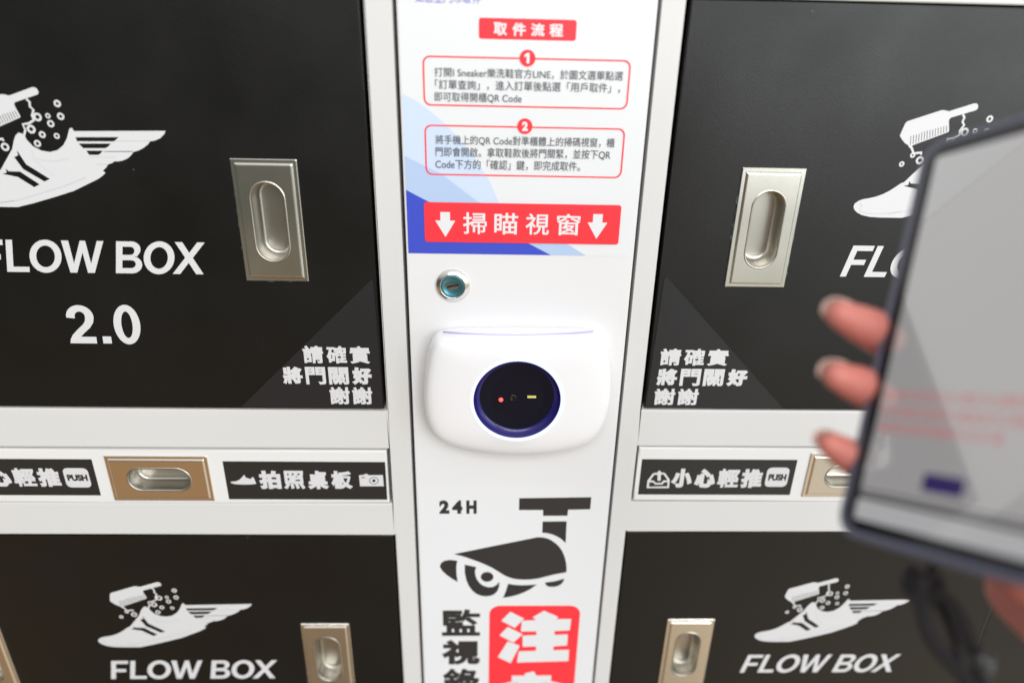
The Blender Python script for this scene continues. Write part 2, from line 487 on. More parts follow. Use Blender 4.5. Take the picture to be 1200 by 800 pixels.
# ------------------------------------------------------------------ left cabinet
DY = .6          # door faces sit this far behind the frame face
cabL = thing('locker_cabinet', V(-280, 0, -700), 'white framed sneaker locker with black doors left of the scanner panel', 'locker', 'locker cabinets')
openL = [(-490, -72.2, -255.2, 14.5), (-490, -72.6, -336.0, -287.2), (-490, -71.4, -660, -365.4)]
obj('frame', frame_mesh([-540, -490, -72.6, -72.2, -71.4, -56.2], [-700, -660, -365.4, -336.0, -287.2, -255.2, 14.5, 150], openL), 'frame', cabL)
obj('carcass', panel_box(-538, -57, 23, 380, -698, 148, .5), 'dark', cabL)
def cut_panel(x0, x1, y0, z0, z1, pulls, bev):
    """a door or board with openings where its pulls are let in (pulls: centre x, z, half sizes)"""
    holes = [(cx - a, cx + a, cz - b, cz + b) for cx, cz, a, b in pulls]
    xs = sorted({x0, x1, *[h[0] for h in holes], *[h[1] for h in holes]})
    zs = sorted({z0, z1, *[h[2] for h in holes], *[h[3] for h in holes]})
    return frame_mesh(xs, zs, holes, 19.0, bev, y0)
def door_fill(cab, x0, x1, z0, z1, label, pulls=()):
    o = obj('door', cut_panel(x0, x1, DY, z0, z1, [(a, b, 14, 30) for a, b in pulls], .8), 'door', cab); tag(o, label); return o
dUL = door_fill(cabL, -488.5, -74.3, -253.9, 13.2, 'upper black locker door', [(-137.9, -119.8)])
emblem(AL[0], AL[1], DY, dUL)
word(-325.3, -155.0, -DY + .12, dUL)
V2 = []
def digit_two(x, z):
    # heavy grotesque "2", 17.6 x 27.4
    outer = [(0.2, 18.6)] + [(8.9 + 8.9 * math.cos(a), 19.2 + 8.4 * math.sin(a)) for a in [math.radians(176 - 12 * k) for k in range(16)]]
    outer += [(17.0, 15.2), (14.6, 11.6), (10.2, 7.6), (7.6, 4.9), (17.6, 4.9), (17.6, 0), (0, 0), (.6, 3.0), (2.4, 6.2), (5.6, 9.6), (10.2, 13.9), (11.7, 16.2), (12.2, 18.6)]
    outer += [(8.9 + 3.4 * math.cos(a), 19.3 + 3.75 * math.sin(a)) for a in [math.radians(0 + 18 * k) for k in range(1, 10)]] + [(5.5, 18.1)]
    return [[(x + a, z + c) for a, c in outer]]
def sh(lps, s, z0): return [[(a + s * (c - z0), c) for a, c in lp] for lp in lps]
num = [shape_mesh(sh(digit_two(-281.0, -205.0), .08, -205), -DY + .12),
       shape_mesh(sh([[(-259.3, -204.9), (-253.6, -204.9), (-253.6, -199.7), (-259.3, -199.7)]], .08, -205), -DY + .12),
       shape_mesh(sh([circ(-242.1, -191.1, 8.7, 40, 14.3), circ(-242.1, -191.1, 3.6, 36, 9.6)], .08, -205), -DY + .12)]
obj('version_number', join(num), 'white', dUL)
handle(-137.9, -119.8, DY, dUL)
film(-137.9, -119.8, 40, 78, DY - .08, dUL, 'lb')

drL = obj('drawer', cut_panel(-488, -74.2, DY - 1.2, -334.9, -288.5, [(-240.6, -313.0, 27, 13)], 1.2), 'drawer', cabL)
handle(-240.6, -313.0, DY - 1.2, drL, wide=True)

dLL = door_fill(cabL, -488.5, -72.9, -658, -367.0, 'lower black locker door with two recessed pulls', [(-133.5, -496.6), (-417.0, -496.6)])
emblem(-263.1, -429.8, DY, dLL)
word(-320.0, -520.6, -DY + .12, dLL, sx=.99)
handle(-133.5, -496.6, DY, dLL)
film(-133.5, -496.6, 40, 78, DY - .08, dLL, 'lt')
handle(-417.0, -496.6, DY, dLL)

# ------------------------------------------------------------------ right cabinet
cabR = thing('locker_cabinet', V(340, 0, -700), 'white framed sneaker locker with black doors right of the scanner panel, behind the phone', 'locker', 'locker cabinets')
openR = [(109.6, 560, -253.0, 13.0), (109.4, 560, -333.0, -283.0), (107.8, 560, -660, -361.6)]
obj('frame', frame_mesh([95.2, 107.8, 109.4, 109.6, 560, 600], [-700, -660, -361.6, -333.0, -283.0, -253.0, 13.0, 150], openR), 'frame', cabR)
obj('carcass', panel_box(96, 598, 23, 380, -698, 148, .5), 'dark', cabR)
dUR = door_fill(cabR, 111.6, 424.0, -251.7, 11.8, 'upper black locker door behind the phone', [(175.4, -119.7)])
door_fill(cabR, 427.0, 558.5, -251.7, 11.8, 'narrow black locker door at the far right edge')
emblem(AR[0], AR[1], DY, dUR)
word(231.6, -150.8, -DY + .12, dUR)
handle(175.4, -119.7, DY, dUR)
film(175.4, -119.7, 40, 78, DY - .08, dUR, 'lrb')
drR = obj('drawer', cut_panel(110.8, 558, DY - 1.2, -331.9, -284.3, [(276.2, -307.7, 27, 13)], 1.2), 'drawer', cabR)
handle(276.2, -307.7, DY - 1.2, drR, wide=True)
dLR = door_fill(cabR, 109.3, 424.0, -658, -363.0, 'lower black locker door under the phone', [(171.2, -492.6)])
dLR2 = door_fill(cabR, 426.0, 558.5, -658, -363.0, 'lower black door seen beside the wrist')
emblem(283.5, -426.2, DY, dLR, .95)
obj('edge_trim', panel_box(424.3, 425.4, DY - .3, 6, -657, -363.5, .2), 'clip', dLR)
word(222.0, -516.6, -DY + .12, dLR, sx=.965)
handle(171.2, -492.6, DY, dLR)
film(171.2, -492.6, 40, 78, DY - .08, dLR, 'rt')

# ------------------------------------------------------------------ centre panel with lock
pan = thing('control_panel', V(19.5, 0, -700), 'tall narrow white panel between the two lockers, with a round key lock', 'panel')
obj('face', panel_box(-53.8, 92.8, -.6, 20, -700, 150, .8), 'panel', pan)
obj('side_cheek', panel_box(-56.0, 95.0, 22, 200, -700, 150, .5), 'dark', pan)
LX, LZ = -24.4, -160.0
def lathe(prof, cx, cz, n=48, axis_y0=0.0, mi=None):
    bm = bmesh.new(); rows = []
    for r, y in prof:
        if r == 0: rows.append([bm.verts.new(V(cx, y, cz))])
        else: rows.append([bm.verts.new(V(cx + r * math.cos(2 * math.pi * k / n), y, cz + r * math.sin(2 * math.pi * k / n))) for k in range(n)])
    for j in range(len(rows) - 1):
        a, b = rows[j], rows[j + 1]
        for k in range(n):
            if len(b) == 1: bm.faces.new([a[k], a[(k + 1) % n], b[0]])
            elif len(a) == 1: bm.faces.new([a[0], b[(k + 1) % n], b[k]])
            else: bm.faces.new([a[k], a[(k + 1) % n], b[(k + 1) % n], b[k]])
    bmesh.ops.recalc_face_normals(bm, faces=bm.faces)
    return bm_mesh(bm)
lock = obj('key_lock', lathe([(11.3, -.5), (11.3, -1.2), (10.6, -1.9), (8.6, -3.3), (8.0, -3.5), (7.7, -3.2), (7.6, -1.5)], LX, LZ), 'chrome', pan, True)
cyl = obj('cylinder', lathe([(7.55, -1.0), (7.5, -2.6), (7.0, -3.0), (6.4, -2.7), (4.0, -2.2), (0, -2.0)], LX, LZ), 'lockblue', lock, True)
kb = bmesh.new()
for p in (stroke([(LX - 3.6, LZ - .7), (LX - 1.0, LZ + .2), (LX + 1.6, LZ + .6), (LX + 3.9, LZ + .9)], 1.7),):
    kb.faces.new([kb.verts.new(V(a, -2.75, c)) for a, c in p])
me = bm_mesh(kb); fix(me); obj('keyhole', me, 'dark', lock)
obj('keyway_shutter', shape_mesh([circ(LX - .6, LZ - .1, 4.4, 24, 2.3)], 2.68), 'chrome', lock)

# ------------------------------------------------------------------ scanner
sc_o = thing('code_scanner', V(20, -1, -286), 'glossy white code scanner with dark round window and glowing ring, below the key lock', 'scanner')
sil = crop(0, 0, 1, [(516, 387), (508, 393), (503, 404), (499, 424), (496.5, 448), (497, 472), (501, 492), (509, 505), (524, 514), (550, 520.5), (580, 524.5), (608, 526), (640, 524.5), (668, 520), (688, 513), (701, 502), (709, 487), (714.5, 466), (717, 444), (715.5, 420), (711, 402), (706, 392), (698, 387.5), (660, 386), (608, 385.5), (556, 386)], 8)
sil = smooth_loop(sil, 2)
for _ in range(4):
    sil = [tuple(.5 * sil[k][c] + .25 * sil[k - 1][c] + .25 * sil[(k + 1) % len(sil)][c] for c in (0, 1)) for k in range(len(sil))]
GX, GZ = wall(606, 469, 24)
cx0 = sum(p[0] for p in sil) / len(sil); cz0 = sum(p[1] for p in sil) / len(sil)
def shell_mesh():
    bm = bmesh.new(); n = len(sil); rows = []
    def ringy(s, y, ctr, dz=0.0):
        return [bm.verts.new(V(ctr[0] + (x - ctr[0]) * s, -y, ctr[1] + (z - ctr[1]) * s + dz)) for x, z in sil]
    for sc_, y, bl in ((.975, .7, 0), (.99, 3, 0), (1.0, 7, 0), (1.0, 10, 0), (.996, 13.0, 0), (.988, 15.5, 0), (.974, 17.6, 0), (.952, 19.4, 0), (.92, 20.9, 0), (.88, 22.0, .03),
                       (.83, 22.9, .10), (.78, 23.6, .25), (.73, 24.2, .50), (.69, 24.55, .78), (.67, 24.75, 1.0)):
        rr = []
        for x, z in sil:
            fx = max(0, (y - 18) / 6.75); gx, gz = cx0 + (GX - cx0) * fx, cz0 - 1.5 + (GZ - cz0 + 1.5) * fx
            px_, pz_ = gx + (x - cx0) * sc_, gz + (z - cz0 + 1.5) * sc_
            an = math.atan2((pz_ - GZ), px_ - GX); R_ = 31.5 + (1 - bl) * 4.2
            rr.append(bm.verts.new(V(px_ * (1 - bl) + (GX + R_ * math.cos(an)) * bl, -y, pz_ * (1 - bl) + (GZ + R_ * math.sin(an)) * bl)))
        rows.append(rr)
    for a, b in zip(rows, rows[1:]):
        for k in range(n): bm.faces.new([a[k], a[(k + 1) % n], b[(k + 1) % n], b[k]])
    bmesh.ops.recalc_face_normals(bm, faces=bm.faces)
    return bm_mesh(bm)
obj('housing', shell_mesh(), 'shell', sc_o, True)
# seam line over the top of the housing
def tube_mesh(pts, rad, n=8):
    bm = bmesh.new(); rows = []
    for k, p in enumerate(pts):
        a, b = pts[max(k - 1, 0)], pts[min(k + 1, len(pts) - 1)]
        d = (b - a).normalized(); s = d.cross(Vector((0, .3, 1))).normalized(); t = s.cross(d)
        r = rad(k / (len(pts) - 1)) if callable(rad) else rad
        rows.append([bm.verts.new(p + (s * math.cos(2 * math.pi * j / n) + t * math.sin(2 * math.pi * j / n)) * r * MM) for j in range(n)])
    for a, b in zip(rows, rows[1:]):
        for k in range(n): bm.faces.new([a[k], a[(k + 1) % n], b[(k + 1) % n], b[k]])
    bm.faces.new(rows[0]); bm.faces.new(rows[-1][::-1])
    bmesh.ops.recalc_face_normals(bm, faces=bm.faces)
    return bm_mesh(bm)
seam_px = [(519, 388.6), (545, 390.6), (575, 392.0), (606, 392.6), (640, 391.8), (670, 390.2), (695, 388.0)]
obj('seam', tube_mesh([V(*(lambda q, o_: (q[0], -o_, q[1]))(wall(x, y, 10.2 + (y - 386.6) * .95), 10.2 + (y - 386.6) * .95)) for x, y in seam_px], .45), 'seam', sc_o, True)
ring_o = obj('light_ring', lathe([(31.6, -24.6), (31.5, -25.0), (30.9, -25.2), (30.0, -25.0), (29.4, -24.7), (29.2, -24.3)], GX, GZ, 72), 'ring', sc_o, True)
win = obj('window', lathe([(29.3, -24.3), (29.0, -24.0), (28.0, -21.6), (26.2, -19.4), (25.2, -19.1)], GX, GZ, 64), 'well', sc_o, True)
obj('window_floor', lathe([(25.3, -19.1), (18, -18.6), (0, -18.5)], GX, GZ, 64), 'wellb', win)
def on_face(px, py, out): return wall(px, py, out)
lx, lz = on_face(587, 468, 18.5); obj('red_light', lathe([(1.6, -18.5), (1.5, -19.2), (.9, -19.8), (0, -20.1)], lx, lz, 20), 'led', win, True)
yx, yz = on_face(623, 464.5, 18.5)
obj('aiming_lamp', panel_box(yx - 3.0, yx + 3.0, -19.4, -18.3, yz - .8, yz + .8, .3), 'lamp', win)
mx, mz = on_face(601, 466, 18.5)
obj('lens', lathe([(2.6, -18.5), (2.6, -19.0), (1.9, -19.2), (1.5, -18.9), (0, -18.8)], mx, mz, 24), 'bezel', win, True)

# ------------------------------------------------------------------ instruction poster
PY = .7
po = thing('instruction_poster', V(20, -PY, -138.6), 'pale poster of pick-up steps with red banners and blue swoosh, above the key lock', 'poster')
def lay(k): return PY + .08 * k
obj('sheet', shape_mesh([rrect(-52.6, 92.2, -138.6, 120, .6)], lay(0), .08), 'paper', po)
arc = crop(470, 90, 170 / 633, [(8, 75), (60, 100), (110, 135), (160, 175), (210, 222), (260, 276), (310, 335), (350, 395), (390, 462), (425, 545)])
sw = obj('blue_swoosh', shape_mesh([[(-52.4, -41.8)] + arc[1:] + [(22, -125), (34, -138.4), (-52.4, -138.4)]], lay(1)), 'blue1', po)
obj('mid_blue_band', shape_mesh([[(-52.4, -77.3), (-30, -88.0), (-8.8, -104.0), (25, -119.5), (49, -130.7), (61.8, -138.4), (-52.4, -138.4)]], lay(2)), 'blue2', sw)
obj('deep_blue_corner', shape_mesh([[(-52.4, -97.8), (-40.2, -104.2), (-10, -117), (24.3, -130.8), (39.0, -138.4), (-52.4, -138.4)]], lay(3)), 'blue', sw)
obj('header_lettering', glyphs([('如您至門市取件', -43.2, -6.8, 6.7, 11.6, .9)], lay(1), .02), 'purple', po)
tb = obj('title_banner', shape_mesh([rrect(-7.8, 47.6, -11.2, -.2, 1.6)], lay(1)), 'red', po)
obj('lettering', glyphs([('取件流程', .6, 40.0, -9.2, -2.4, .74)], lay(2), .030), 'paper', tb)
def step(z0, z1, bx, bz, digit, name='step_box'):
    o = obj(name, shape_mesh([rrect(-40, 80.4, z0, z1, 4.2), rrect(-39.1, 79.5, z0 + .8, z1 - .8, 3.5)], lay(4)), 'red', po)
    b = obj('number_badge', shape_mesh([circ(bx, bz, 4.55, 36)], lay(5)), 'red', o)
    return o, b
s1, b1 = step(-47.9, -20.6, 20.3, -20.8, '1')
n1 = [shape_mesh([[(19.8, -23.6), (21.4, -23.6), (21.4, -18.0), (19.9, -18.0), (18.4, -19.2), (18.4, -20.4), (19.8, -19.7)]], lay(6))]
s2, b2 = step(-88.4, -58.7, 19.9, -58.6, '2')
obj('digit', join(n1), 'paper', s1)
obj('digit', text_mesh('2', 18.2, 21.7, -61.3, -55.9, lay(6), .055), 'paper', s2)
def para(rows, parent):
    ms = [text_mesh(t, a, b, c, d, lay(7), .0) for t, a, b, c, d in rows]
    obj('paragraph', join(ms), 'ptext', parent)
para([('打開I Sneaker樂洗鞋官方LINE，於圖文選單點選', -33.3, 76.3, -31.9, -26.7),
      ('「訂單查詢」，進入訂單後點選「用戶取件」，', -33.0, 75.2, -38.7, -33.3),
      ('即可取得開櫃QR Code', -33.6, 17.5, -45.7, -40.2)], s1)
para([('將手機上的QR Code對準櫃體上的掃碼視窗，櫃', -33.5, 74.5, -70.2, -64.5),
      ('門即會開啟。拿取鞋款後將門關緊，並按下QR', -33.6, 72.6, -77.4, -71.4),
      ('Code下方的「確認」鍵，即完成取件。', -33.8, 54.5, -84.6, -78.7)], s2)
rb = obj('scan_banner', shape_mesh([rrect(-41.6, 82.0, -130.6, -105.1, 1.8)], lay(8)), 'red', po)
def arrow(x, zt, zb):
    o = obj('down_arrow', shape_mesh([[(x - 3.0, zt), (x + 3.0, zt), (x + 3.0, zt - 5.4), (x + 6.3, zt - 5.4), (x, zb), (x - 6.3, zt - 5.4), (x - 3.0, zt - 5.4)]], lay(9)), 'paper', rb)
arrow(-28.5, -111.2, -127.2); arrow(67.6, -111.0, -127.0)
obj('lettering', glyphs([('掃瞄視窗', -17.4, 56.8, -125.0, -111.2, .76)], lay(9), .012), 'paper', rb)

# ------------------------------------------------------------------ surveillance poster
so = thing('surveillance_poster', V(19, -PY, -560), 'white surveillance notice with black camera symbol and red warning block, below the scanner', 'poster')
obj('sheet', shape_mesh([rrect(-52.4, 90.4, -600, -319.8, .6)], lay(0), .08), 'paper', so)
k5 = lambda *p: crop(505, 570, 200 / 1185, p)
pupil = [(390 + 44 * math.cos(2 * math.pi * k / 28), 620 + 34 * math.sin(2 * math.pi * k / 28)) for k in range(28)]
cam_shapes = [k5((613, 75), (1113, 68), (1105, 152), (952, 155), (947, 197), (778, 197), (778, 157), (611, 157)),
    k5((775, 237), (942, 235), (935, 385), (900, 355), (870, 337), (840, 325), (806, 317), (772, 314)),
    k5((160, 462), (450, 403), (740, 345), (772, 346), (805, 352), (835, 366), (865, 387), (892, 413), (913, 445), (928, 480), (938, 520), (942, 560), (940, 588), (850, 605), (795, 619), (740, 632), (695, 638), (650, 640), (610, 638), (570, 632), (540, 623), (510, 610), (470, 585), (430, 560), (380, 536), (330, 515), (230, 480)),
    k5((183, 508), (177, 550), (178, 600), (186, 655), (150, 635), (110, 607), (78, 578), (62, 548), (70, 524), (95, 508), (130, 502)),
    k5((235, 535), (315, 552), (306, 578), (308, 605), (318, 635), (340, 664), (368, 683), (400, 692), (430, 690), (455, 676), (475, 655), (474, 685), (462, 718), (440, 740), (415, 751), (385, 755), (350, 752), (315, 738), (285, 713), (262, 680), (245, 640), (235, 590)),
    k5(*pupil),
    k5((535, 668), (590, 676), (640, 678), (735, 673), (690, 705), (645, 728), (600, 745), (550, 758), (500, 765), (520, 720)),
    k5((790, 660), (860, 650), (925, 632), (918, 655), (900, 674), (870, 687), (840, 690), (815, 687), (798, 677))]
obj('camera_symbol', join([shape_mesh([p], lay(1)) for p in cam_shapes]), 'pblack', so)
def bb(x0, y0, s, a): 
    q = crop(x0, y0, s, [(a[0], a[1]), (a[2], a[1]), (a[2], a[3]), (a[0], a[3])])
    return (q[0][0] + q[3][0]) / 2, (q[1][0] + q[2][0]) / 2, (q[2][1] + q[3][1]) / 2, (q[0][1] + q[1][1]) / 2
x0, x1, z0, z1 = bb(505, 570, 200 / 1185, (58, 90, 318, 183))
cw = (x1 - x0)
obj('hours_lettering', join([text_mesh('2', x0, x0 + cw * .27, z0, z1, lay(1), .062), text_mesh('4', x0 + cw * .34, x0 + cw * .62, z0, z1, lay(1), .062), text_mesh('H', x0 + cw * .72, x1, z0, z1, lay(1), .062)]), 'pblack', so)
s6 = 1 / 6
col = []
for ch, a in (('監', (75, 75, 345, 262)), ('視', (75, 290, 345, 465)), ('錄', (84, 490, 345, 664))):
    x0, x1, z0, z1 = bb(505, 700, s6, a)
    col.append(text_mesh(ch, x0, x1, z0, z1, lay(1), .05 if ch == '視' else .036))
obj('column_lettering', join(col), 'pblack', so)
rx0, rx1, _, rz1 = bb(505, 700, s6, (411, 50, 1045, 130))
rp = obj('warning_block', shape_mesh([rrect(rx0, rx1 + .5, -585, rz1, 9, 8)], lay(1)), 'red', so)
big = []
k6 = lambda *p: crop(505, 700, s6, p)
zhu = [k6((558, 92), (655, 140), (590, 205), (495, 155)), k6((540, 198), (645, 250), (580, 308), (482, 258)), k6((540, 300), (625, 330), (560, 452), (470, 410)),
       k6((795, 85), (895, 128), (880, 143), (985, 143), (975, 222), (868, 228), (868, 255), (962, 250), (957, 328), (860, 335), (860, 362), (970, 358), (965, 438), (605, 448), (618, 370), (738, 366), (740, 335), (645, 338), (645, 260), (742, 255), (742, 230), (632, 230), (640, 155), (740, 150), (715, 130))]
big = [shape_mesh([q], lay(2)) for q in zhu]
x0, x1, z0, z1 = bb(505, 700, s6, (468, 510, 945, 850))
big.append(text_mesh('意', x0, x1, z0, z1, lay(2), .07))
obj('lettering', join(big), 'paper', rp)

# ------------------------------------------------------------------ triangular door notices
def notice(tri, rows, label):
    out = -DY + .12
    t = obj('corner_notice', shape_mesh([tri], out + .05, .24), 'notice'); tag(t, label, 'sticker', 'triangular door notices')
    obj('lettering', glyphs(rows, out + .30, .066), 'white', t)
notice([(-77.6, -157.2), (-76.2, -158.2), (-74.9, -252.9), (-75.4, -253.5), (-174.6, -253.5)],
       [('請確實', -127.0, -81.6, -218.2, -204.9, .87), ('將門關好', -142.6, -81.4, -234.6, -221.0, .87), ('謝謝', -111.4, -81.8, -250.2, -236.4, .88)],
       'black triangle sticker asking to shut the door, on the door bearing 2.0')
notice([(114.9, -153.5), (116.3, -152.7), (212.0, -251.2), (112.6, -251.2), (112.0, -250.6)],
       [('請確實', 118.4, 165.9, -217.4, -204.4, .87), ('將門關好', 117.6, 181.7, -233.4, -219.9, .87), ('謝謝', 117.6, 149.1, -248.9, -235.6, .88)],
       'black triangle sticker asking to shut the door, beside the phone and right of the scanner')

# ------------------------------------------------------------------ strips on the pull-out boards
SY = -DY + 1.2
def strip(x0, x1, z0, z1, label):
    t = obj('strip_label', shape_mesh([rrect(x0, x1, z0, z1, .4)], SY + .06, .1), 'strip')
    return tag(t, label, 'sticker', 'black strip labels on the pull-out boards')
def push_badge(x0, x1, z0, z1, par, lz0, lz1):
    b = obj('push_badge', shape_mesh([rrect(x0, x1, z0, z1, 3.6)], SY + .2), 'white', par)
    obj('lettering', text_mesh('PUSH', x0 + 1.9, x1 - 1.5, lz0, lz1, SY + .28, .06), 'strip', b)
stL = strip(-193.4, -75.6, -331.7, -298.0, 'black strip label with shoe and camera icons, right of the bronze toned pull')
obj('lettering', glyphs([('拍照桌板', -169.0, -100.4, -322.2, -305.9, .90)], SY + .2, .075), 'white', stL)
kq = lambda *p: crop(260, 530, 1 / 6, p)
obj('shoe_icon', join([shape_mesh([kq((65, 200), (100, 198), (128, 185), (160, 152), (172, 172), (205, 182), (218, 165), (230, 178), (245, 215), (200, 220), (140, 220), (95, 217), (68, 210))], SY + .2)]), 'white', stL)
obj('camera_icon', join([shape_mesh([kq((965, 155), (1000, 152), (1008, 145), (1025, 146), (1030, 154), (1133, 153), (1140, 232), (973, 232)),
    kq(*[(1070 + 33 * math.cos(k * .2244), 193 + 25 * math.sin(k * .2244)) for k in range(28)]), kq(*[(1070 + 28 * math.cos(k * .2244), 193 + 21 * math.sin(k * .2244)) for k in range(28)]),
    kq(*[(1070 + 12 * math.cos(k * .449), 193 + 10 * math.sin(k * .449)) for k in range(14)]), kq((980, 168), (1008, 168), (1008, 173), (980, 173))], SY + .2)]), 'white', stL)
stL2 = strip(-404.5, -286.8, -328.6, -296.8, 'black strip label with a push badge, at the left edge of the photo')
obj('lettering', glyphs([('小心輕推', -381.5, -313.0, -320.8, -304.6, .90)], SY + .2, .07), 'white', stL2)
push_badge(-309.6, -291.6, -321.4, -304.4, stL2, -315.6, -310.0)
stR = strip(113.8, 230.4, -326.2, -294.4, 'black strip label with tray icon and push badge, right of the scanner panel')
obj('lettering', glyphs([('小心輕推', 137.4, 206.6, -319.6, -302.6, .90)], SY + .2, .07), 'white', stR)
push_badge(209.2, 226.2, -318.6, -301.2, stR, -313.0, -307.0)
kr = lambda *p: crop(740, 525, 210 / 1200, p)
obj('tray_icon', join([shape_mesh([kr((100, 262), (105, 212), (140, 165), (160, 158), (172, 168), (152, 172), (125, 210), (150, 212), (160, 226), (200, 226), (212, 210), (240, 210), (215, 172), (196, 166), (210, 156), (225, 163), (255, 205), (250, 262)),
    kr((116, 252), (118, 224), (145, 224), (155, 238), (206, 238), (217, 224), (240, 222), (238, 250))], SY + .2),
    shape_mesh([kr((185, 142), (213, 170), (196, 172), (194, 212), (172, 212), (174, 174), (156, 174))], SY + .24)]), 'white', stR)

# ------------------------------------------------------------------ phone
W_AX = (RT * .384 + UP * .02 - fw * .923).normalized()
H_AX = (RT * .293 + UP * .946 + fw * .143)
H_AX = (H_AX - W_AX * H_AX.dot(W_AX)).normalized()
N_AX = W_AX.cross(H_AX).normalized()
if N_AX.dot(CAM - C(120, -70, 258)) < 0: N_AX = -N_AX
P0 = C(.455 * 258, -.27 * 258, 258)          # lower left corner of the face
PW, PH, PT = 75.0, 156.0, 8.6
def ph(s, t, n=0.0): return P0 + (W_AX * s + H_AX * t + N_AX * n) * MM
def pscr(x, y):
    d = ray(x, y); k = (P0 - CAM).dot(N_AX) / d.dot(N_AX); q = CAM + d * k - P0
    return q.dot(W_AX) / MM, q.dot(H_AX) / MM
phone = thing('smartphone', ph(PW / 2, 0), 'slate blue cased smartphone with a pale lit screen, held up before the right locker', 'phone')
def slab(name, loop, n0, n1, material, parent, bev=0.0):
    bm = bmesh.new()
    a = [bm.verts.new(ph(s, t, n0)) for s, t in loop]; b = [bm.verts.new(ph(s, t, n1)) for s, t in loop]
    k_ = len(loop)
    f0 = bm.faces.new(a); f1 = bm.faces.new(b[::-1])
    for k in range(k_): bm.faces.new([a[k], b[k], b[(k + 1) % k_], a[(k + 1) % k_]])
    bmesh.ops.recalc_face_normals(bm, faces=bm.faces)
    if bev:
        bmesh.ops.bevel(bm, geom=list({e for f in (f0, f1) if f.is_valid for e in f.edges}), offset=bev * MM, segments=3, profile=.5, affect='EDGES')
    return obj(name, bm_mesh(bm), material, parent)
slab('case', rrect(0, PW, 0, PH, 9, 10), -PT, 0.5, 'phone', phone, .9)
slab('bezel', rrect(3.4, PW - 3.4, 3.2, PH - 3.0, 7.0, 10), .3, .62, 'bezel', phone)
scr = slab('screen', rrect(7.4, PW - 7.4, 16.0, PH - 8.0, 1.5, 6), .5, .72, 'screen', phone)
slab('navigation_bar', rrect(7.0, PW - 7.0, 7.0, 14.5, 1.2, 6), .5, .72, 'navbar', phone)
0 and print('phone marks', [pscr(*p) for p in ((1040, 480), (1190, 497), (1033, 500), (1130, 523), (1098, 560), (1141, 583), (995, 586))])
rnd = random.Random(3)
def mark_row(t, s0, s1, h):
    bm = bmesh.new(); s = s0
    while s < s1:
        w = rnd.uniform(.5, .9) * h
        for k in range(3):
            zz = t + h * (k / 3)
            q = [ph(s, zz, .76), ph(s + w, zz, .76), ph(s + w, zz + h * .16, .76), ph(s, zz + h * .16, .76)]
            bm.faces.new([bm.verts.new(p) for p in q])
        q = [ph(s + w * .4, t - .1 * h, .775), ph(s + w * .55, t - .1 * h, .775), ph(s + w * .55, t + h * .95, .775), ph(s + w * .4, t + h * .95, .775)]
        bm.faces.new([bm.verts.new(p) for p in q])
        s += h * 1.12
    obj('red_text_line', bm_mesh(bm), 'sred', scr)
for t, a, b in ((51.5, 9, 66), (45.5, 9, 68), (39.5, 9, 52)): mark_row(t, a, b, 3.6)
slab('button', rrect(30, 44, 21.0, 27.0, 1.0, 5), .73, .80, 'sbut', scr)
slab('tab_line', [(5.2, 17.0), (PW - 5.2, 17.0), (PW - 5.2, 17.8), (5.2, 17.8)], .73, .78, 'sline', scr)

# ------------------------------------------------------------------ hand
def capsule_chain(bm, chain):
    for (p, r), (q, s) in zip(chain, chain[1:]):
        n = max(2, int((q - p).length / MM / 1.6))
        for k in range(n + 1):
            f = k / n
            bmesh.ops.create_icosphere(bm, subdivisions=2, radius=(r * (1 - f) + s * f) * MM, matrix=Matrix.Translation(p.lerp(q, f)))
def cam_at(x, y, d):
    return CAM + ray(x, y) * d * MM
hb = bmesh.new()
tips = []
FING = [((974, 366), (1036, 384), 7.9), ((970, 438), (1022, 449), 7.5), ((962, 518), (1003, 535), 6.6)]
knuck = []
for (tx, ty), (bx, by), r in FING:
    s, t = pscr(bx, by)
    tip = cam_at(tx + 11, ty + 3, 270 if ty < 400 else 264)
    dip = ph(2.0, t - 1.0, -PT * .5 - r * 1.25) + (-W_AX * 5.0) * MM
    pip = ph(20, t - 5, -PT - r - 3.5)
    mcp = ph(50, t - 14 + 2, -PT - 18)
    capsule_chain(hb, [(tip, r * .72), (tip.lerp(dip, .35), r * .98), (tip.lerp(dip, .7), r * 1.1), (dip, r * 1.15), (pip, r * 1.25), (mcp, r * 1.45)])
    tips.append((tip, dip, r)); knuck.append(mcp)
# little finger, folded behind the phone
lm = ph(50, 4, -PT - 18)
capsule_chain(hb, [(ph(9, 17, -PT - 6), 5.0), (ph(24, 14, -PT - 8), 6.2), (lm, 8.0)])
palm = [ph(66, 62, -PT - 20), ph(70, 34, -PT - 22), ph(72, 12, -PT - 24), ph(70, 84, -PT - 18)]
wrist = ph(104, -22, -PT - 34)
for k_, kn in enumerate(knuck + [lm]):
    capsule_chain(hb, [(kn, 9), (palm[1], 13), (wrist, 20)])
capsule_chain(hb, [(palm[3], 12), (palm[0], 13.5), (palm[1], 15), (palm[2], 16), (wrist, 22), (ph(190, -120, -PT - 70), 30)])
capsule_chain(hb, [(palm[2], 15), (cam_at(1216, 690, 258), 17), (wrist, 22)])
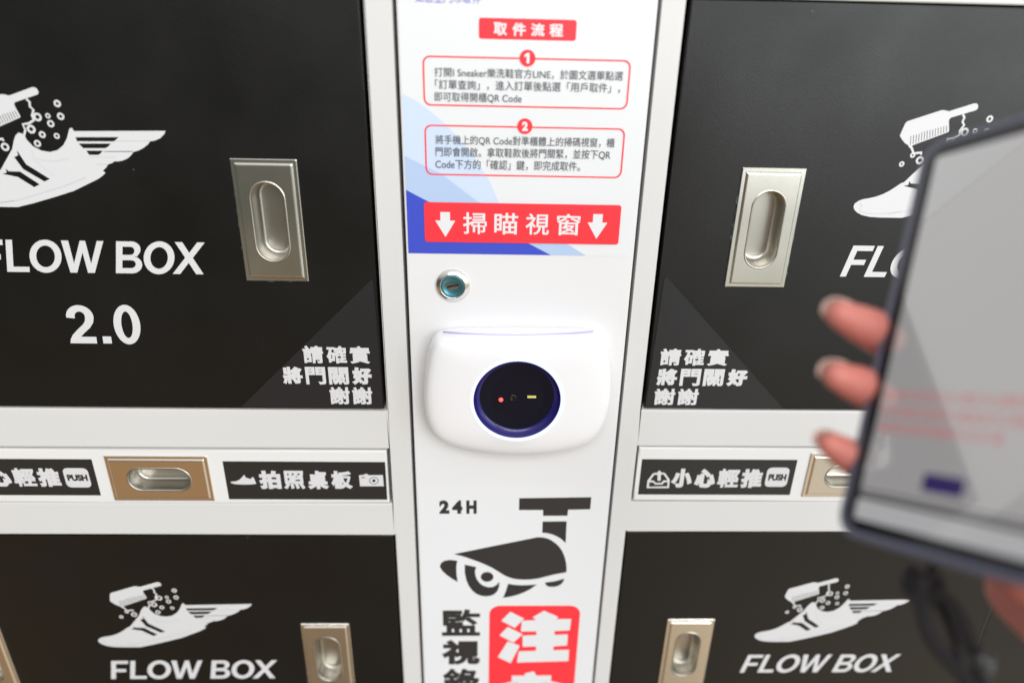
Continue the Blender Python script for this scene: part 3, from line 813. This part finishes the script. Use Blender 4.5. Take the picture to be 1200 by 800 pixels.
# thumb along the far edge, its tip over the front
capsule_chain(hb, [(palm[1], 14), (ph(86, 52, -PT - 8), 11.5), (ph(83, 82, 1), 9.8), (ph(78, 103, 6), 8.0), (ph(73, 112, 8), 6.5)])
me = bm_mesh(hb, 'hand')
ho = bpy.data.objects.new('tmp', me); COL.objects.link(ho)
md = ho.modifiers.new('r', 'REMESH'); md.mode = 'VOXEL'; md.voxel_size = .0011
ms_ = ho.modifiers.new('s', 'SMOOTH'); ms_.iterations = 7; ms_.factor = .5
bpy.context.view_layer.update()
dg = bpy.context.evaluated_depsgraph_get()
hm = bpy.data.meshes.new_from_object(ho.evaluated_get(dg), depsgraph=dg)
bpy.data.objects.remove(ho)
person = obj('person', hm, 'skin', None, True)
tag(person, 'bare right hand gripping the smartphone from behind, fingertips over its left edge', 'person')
for tip, dip, r in tips:
    d = (tip - dip).normalized()
    nrm = (-W_AX - d * (-W_AX).dot(d)).normalized()          # nails look away from the phone
    nrm = (nrm + UP * .55 + -fw * .35 ).normalized(); nrm = (nrm - d * nrm.dot(d)).normalized()
    sd = d.cross(nrm).normalized()
    bm = bmesh.new(); rows = []
    for j in range(9):
        f = j / 8; along = -4.5 + f * 10.0 ; row = []
        for i in range(9):
            g = (i / 8 - .5) * 2
            wd = r * .74 * (1 - .22 * f ** 3)
            al = along - (g * g) * 1.6 * (1 if f > .5 else .4)
            rad = r * (.92 - .05 * f)
            a = g * wd / rad
            row.append(bm.verts.new(tip + (d * al + nrm * (math.cos(a) * rad + .15 - max(0, f - .55) * 3.0) + sd * math.sin(a) * rad) * MM))
        rows.append(row)
    for a, b in zip(rows, rows[1:]):
        for i in range(8): bm.faces.new([a[i], a[i + 1], b[i + 1], b[i]])
    bmesh.ops.recalc_face_normals(bm, faces=bm.faces)
    bmesh.ops.solidify(bm, geom=bm.faces[:], thickness=.5 * MM)
    obj('fingernail', bm_mesh(bm), 'nail', person, True)

# ------------------------------------------------------------------ strap hanging from the phone
st = thing('phone_strap', cam_at(1085, 668, 252), 'dark braided wrist strap dangling from the bottom edge of the smartphone', 'strap')
def spline(pts, n=10):
    out = []
    for k in range(len(pts) - 1):
        p = [pts[max(k - 1, 0)], pts[k], pts[k + 1], pts[min(k + 2, len(pts) - 1)]]
        for j in range(n):
            t = j / n
            out.append(.5 * (2 * p[1] + (p[2] - p[0]) * t + (2 * p[0] - 5 * p[1] + 4 * p[2] - p[3]) * t * t + (3 * p[1] - p[0] - 3 * p[2] + p[3]) * t ** 3))
    return out + [pts[-1]]
def cord(name, pts, r, material='cord'):
    return obj(name, tube_mesh(spline([cam_at(*p) for p in pts]), r, 10), material, st, True)
cord('knot', [(1072, 668, 256), (1066, 680, 254), (1070, 692, 253), (1086, 697, 252), (1098, 688, 252), (1094, 676, 254), (1080, 680, 250), (1078, 692, 250)], 3.0)
cord('attachment_loop', [(1094, 664, 252), (1088, 676, 250), (1084, 690, 250), (1090, 700, 251)], 2.0)
cord('cord_strand', [(1078, 690, 252), (1082, 712, 252), (1087, 736, 251), (1100, 760, 250), (1122, 782, 249), (1142, 806, 248), (1160, 840, 247)], 2.7)
cord('cord_strand', [(1094, 690, 250), (1112, 706, 250), (1124, 724, 249), (1133, 746, 248), (1143, 766, 248), (1150, 790, 247), (1162, 830, 246)], 2.6)
cord('cord_strand', [(1090, 694, 258), (1104, 716, 257), (1116, 744, 256), (1126, 776, 255), (1132, 800, 254), (1136, 840, 253)], 1.4)
cord('metal_clip', [(1150, 764, 246), (1151, 774, 246), (1150, 786, 246)], lambda f: 3.0 + .8 * math.sin(math.pi * f), 'clip')
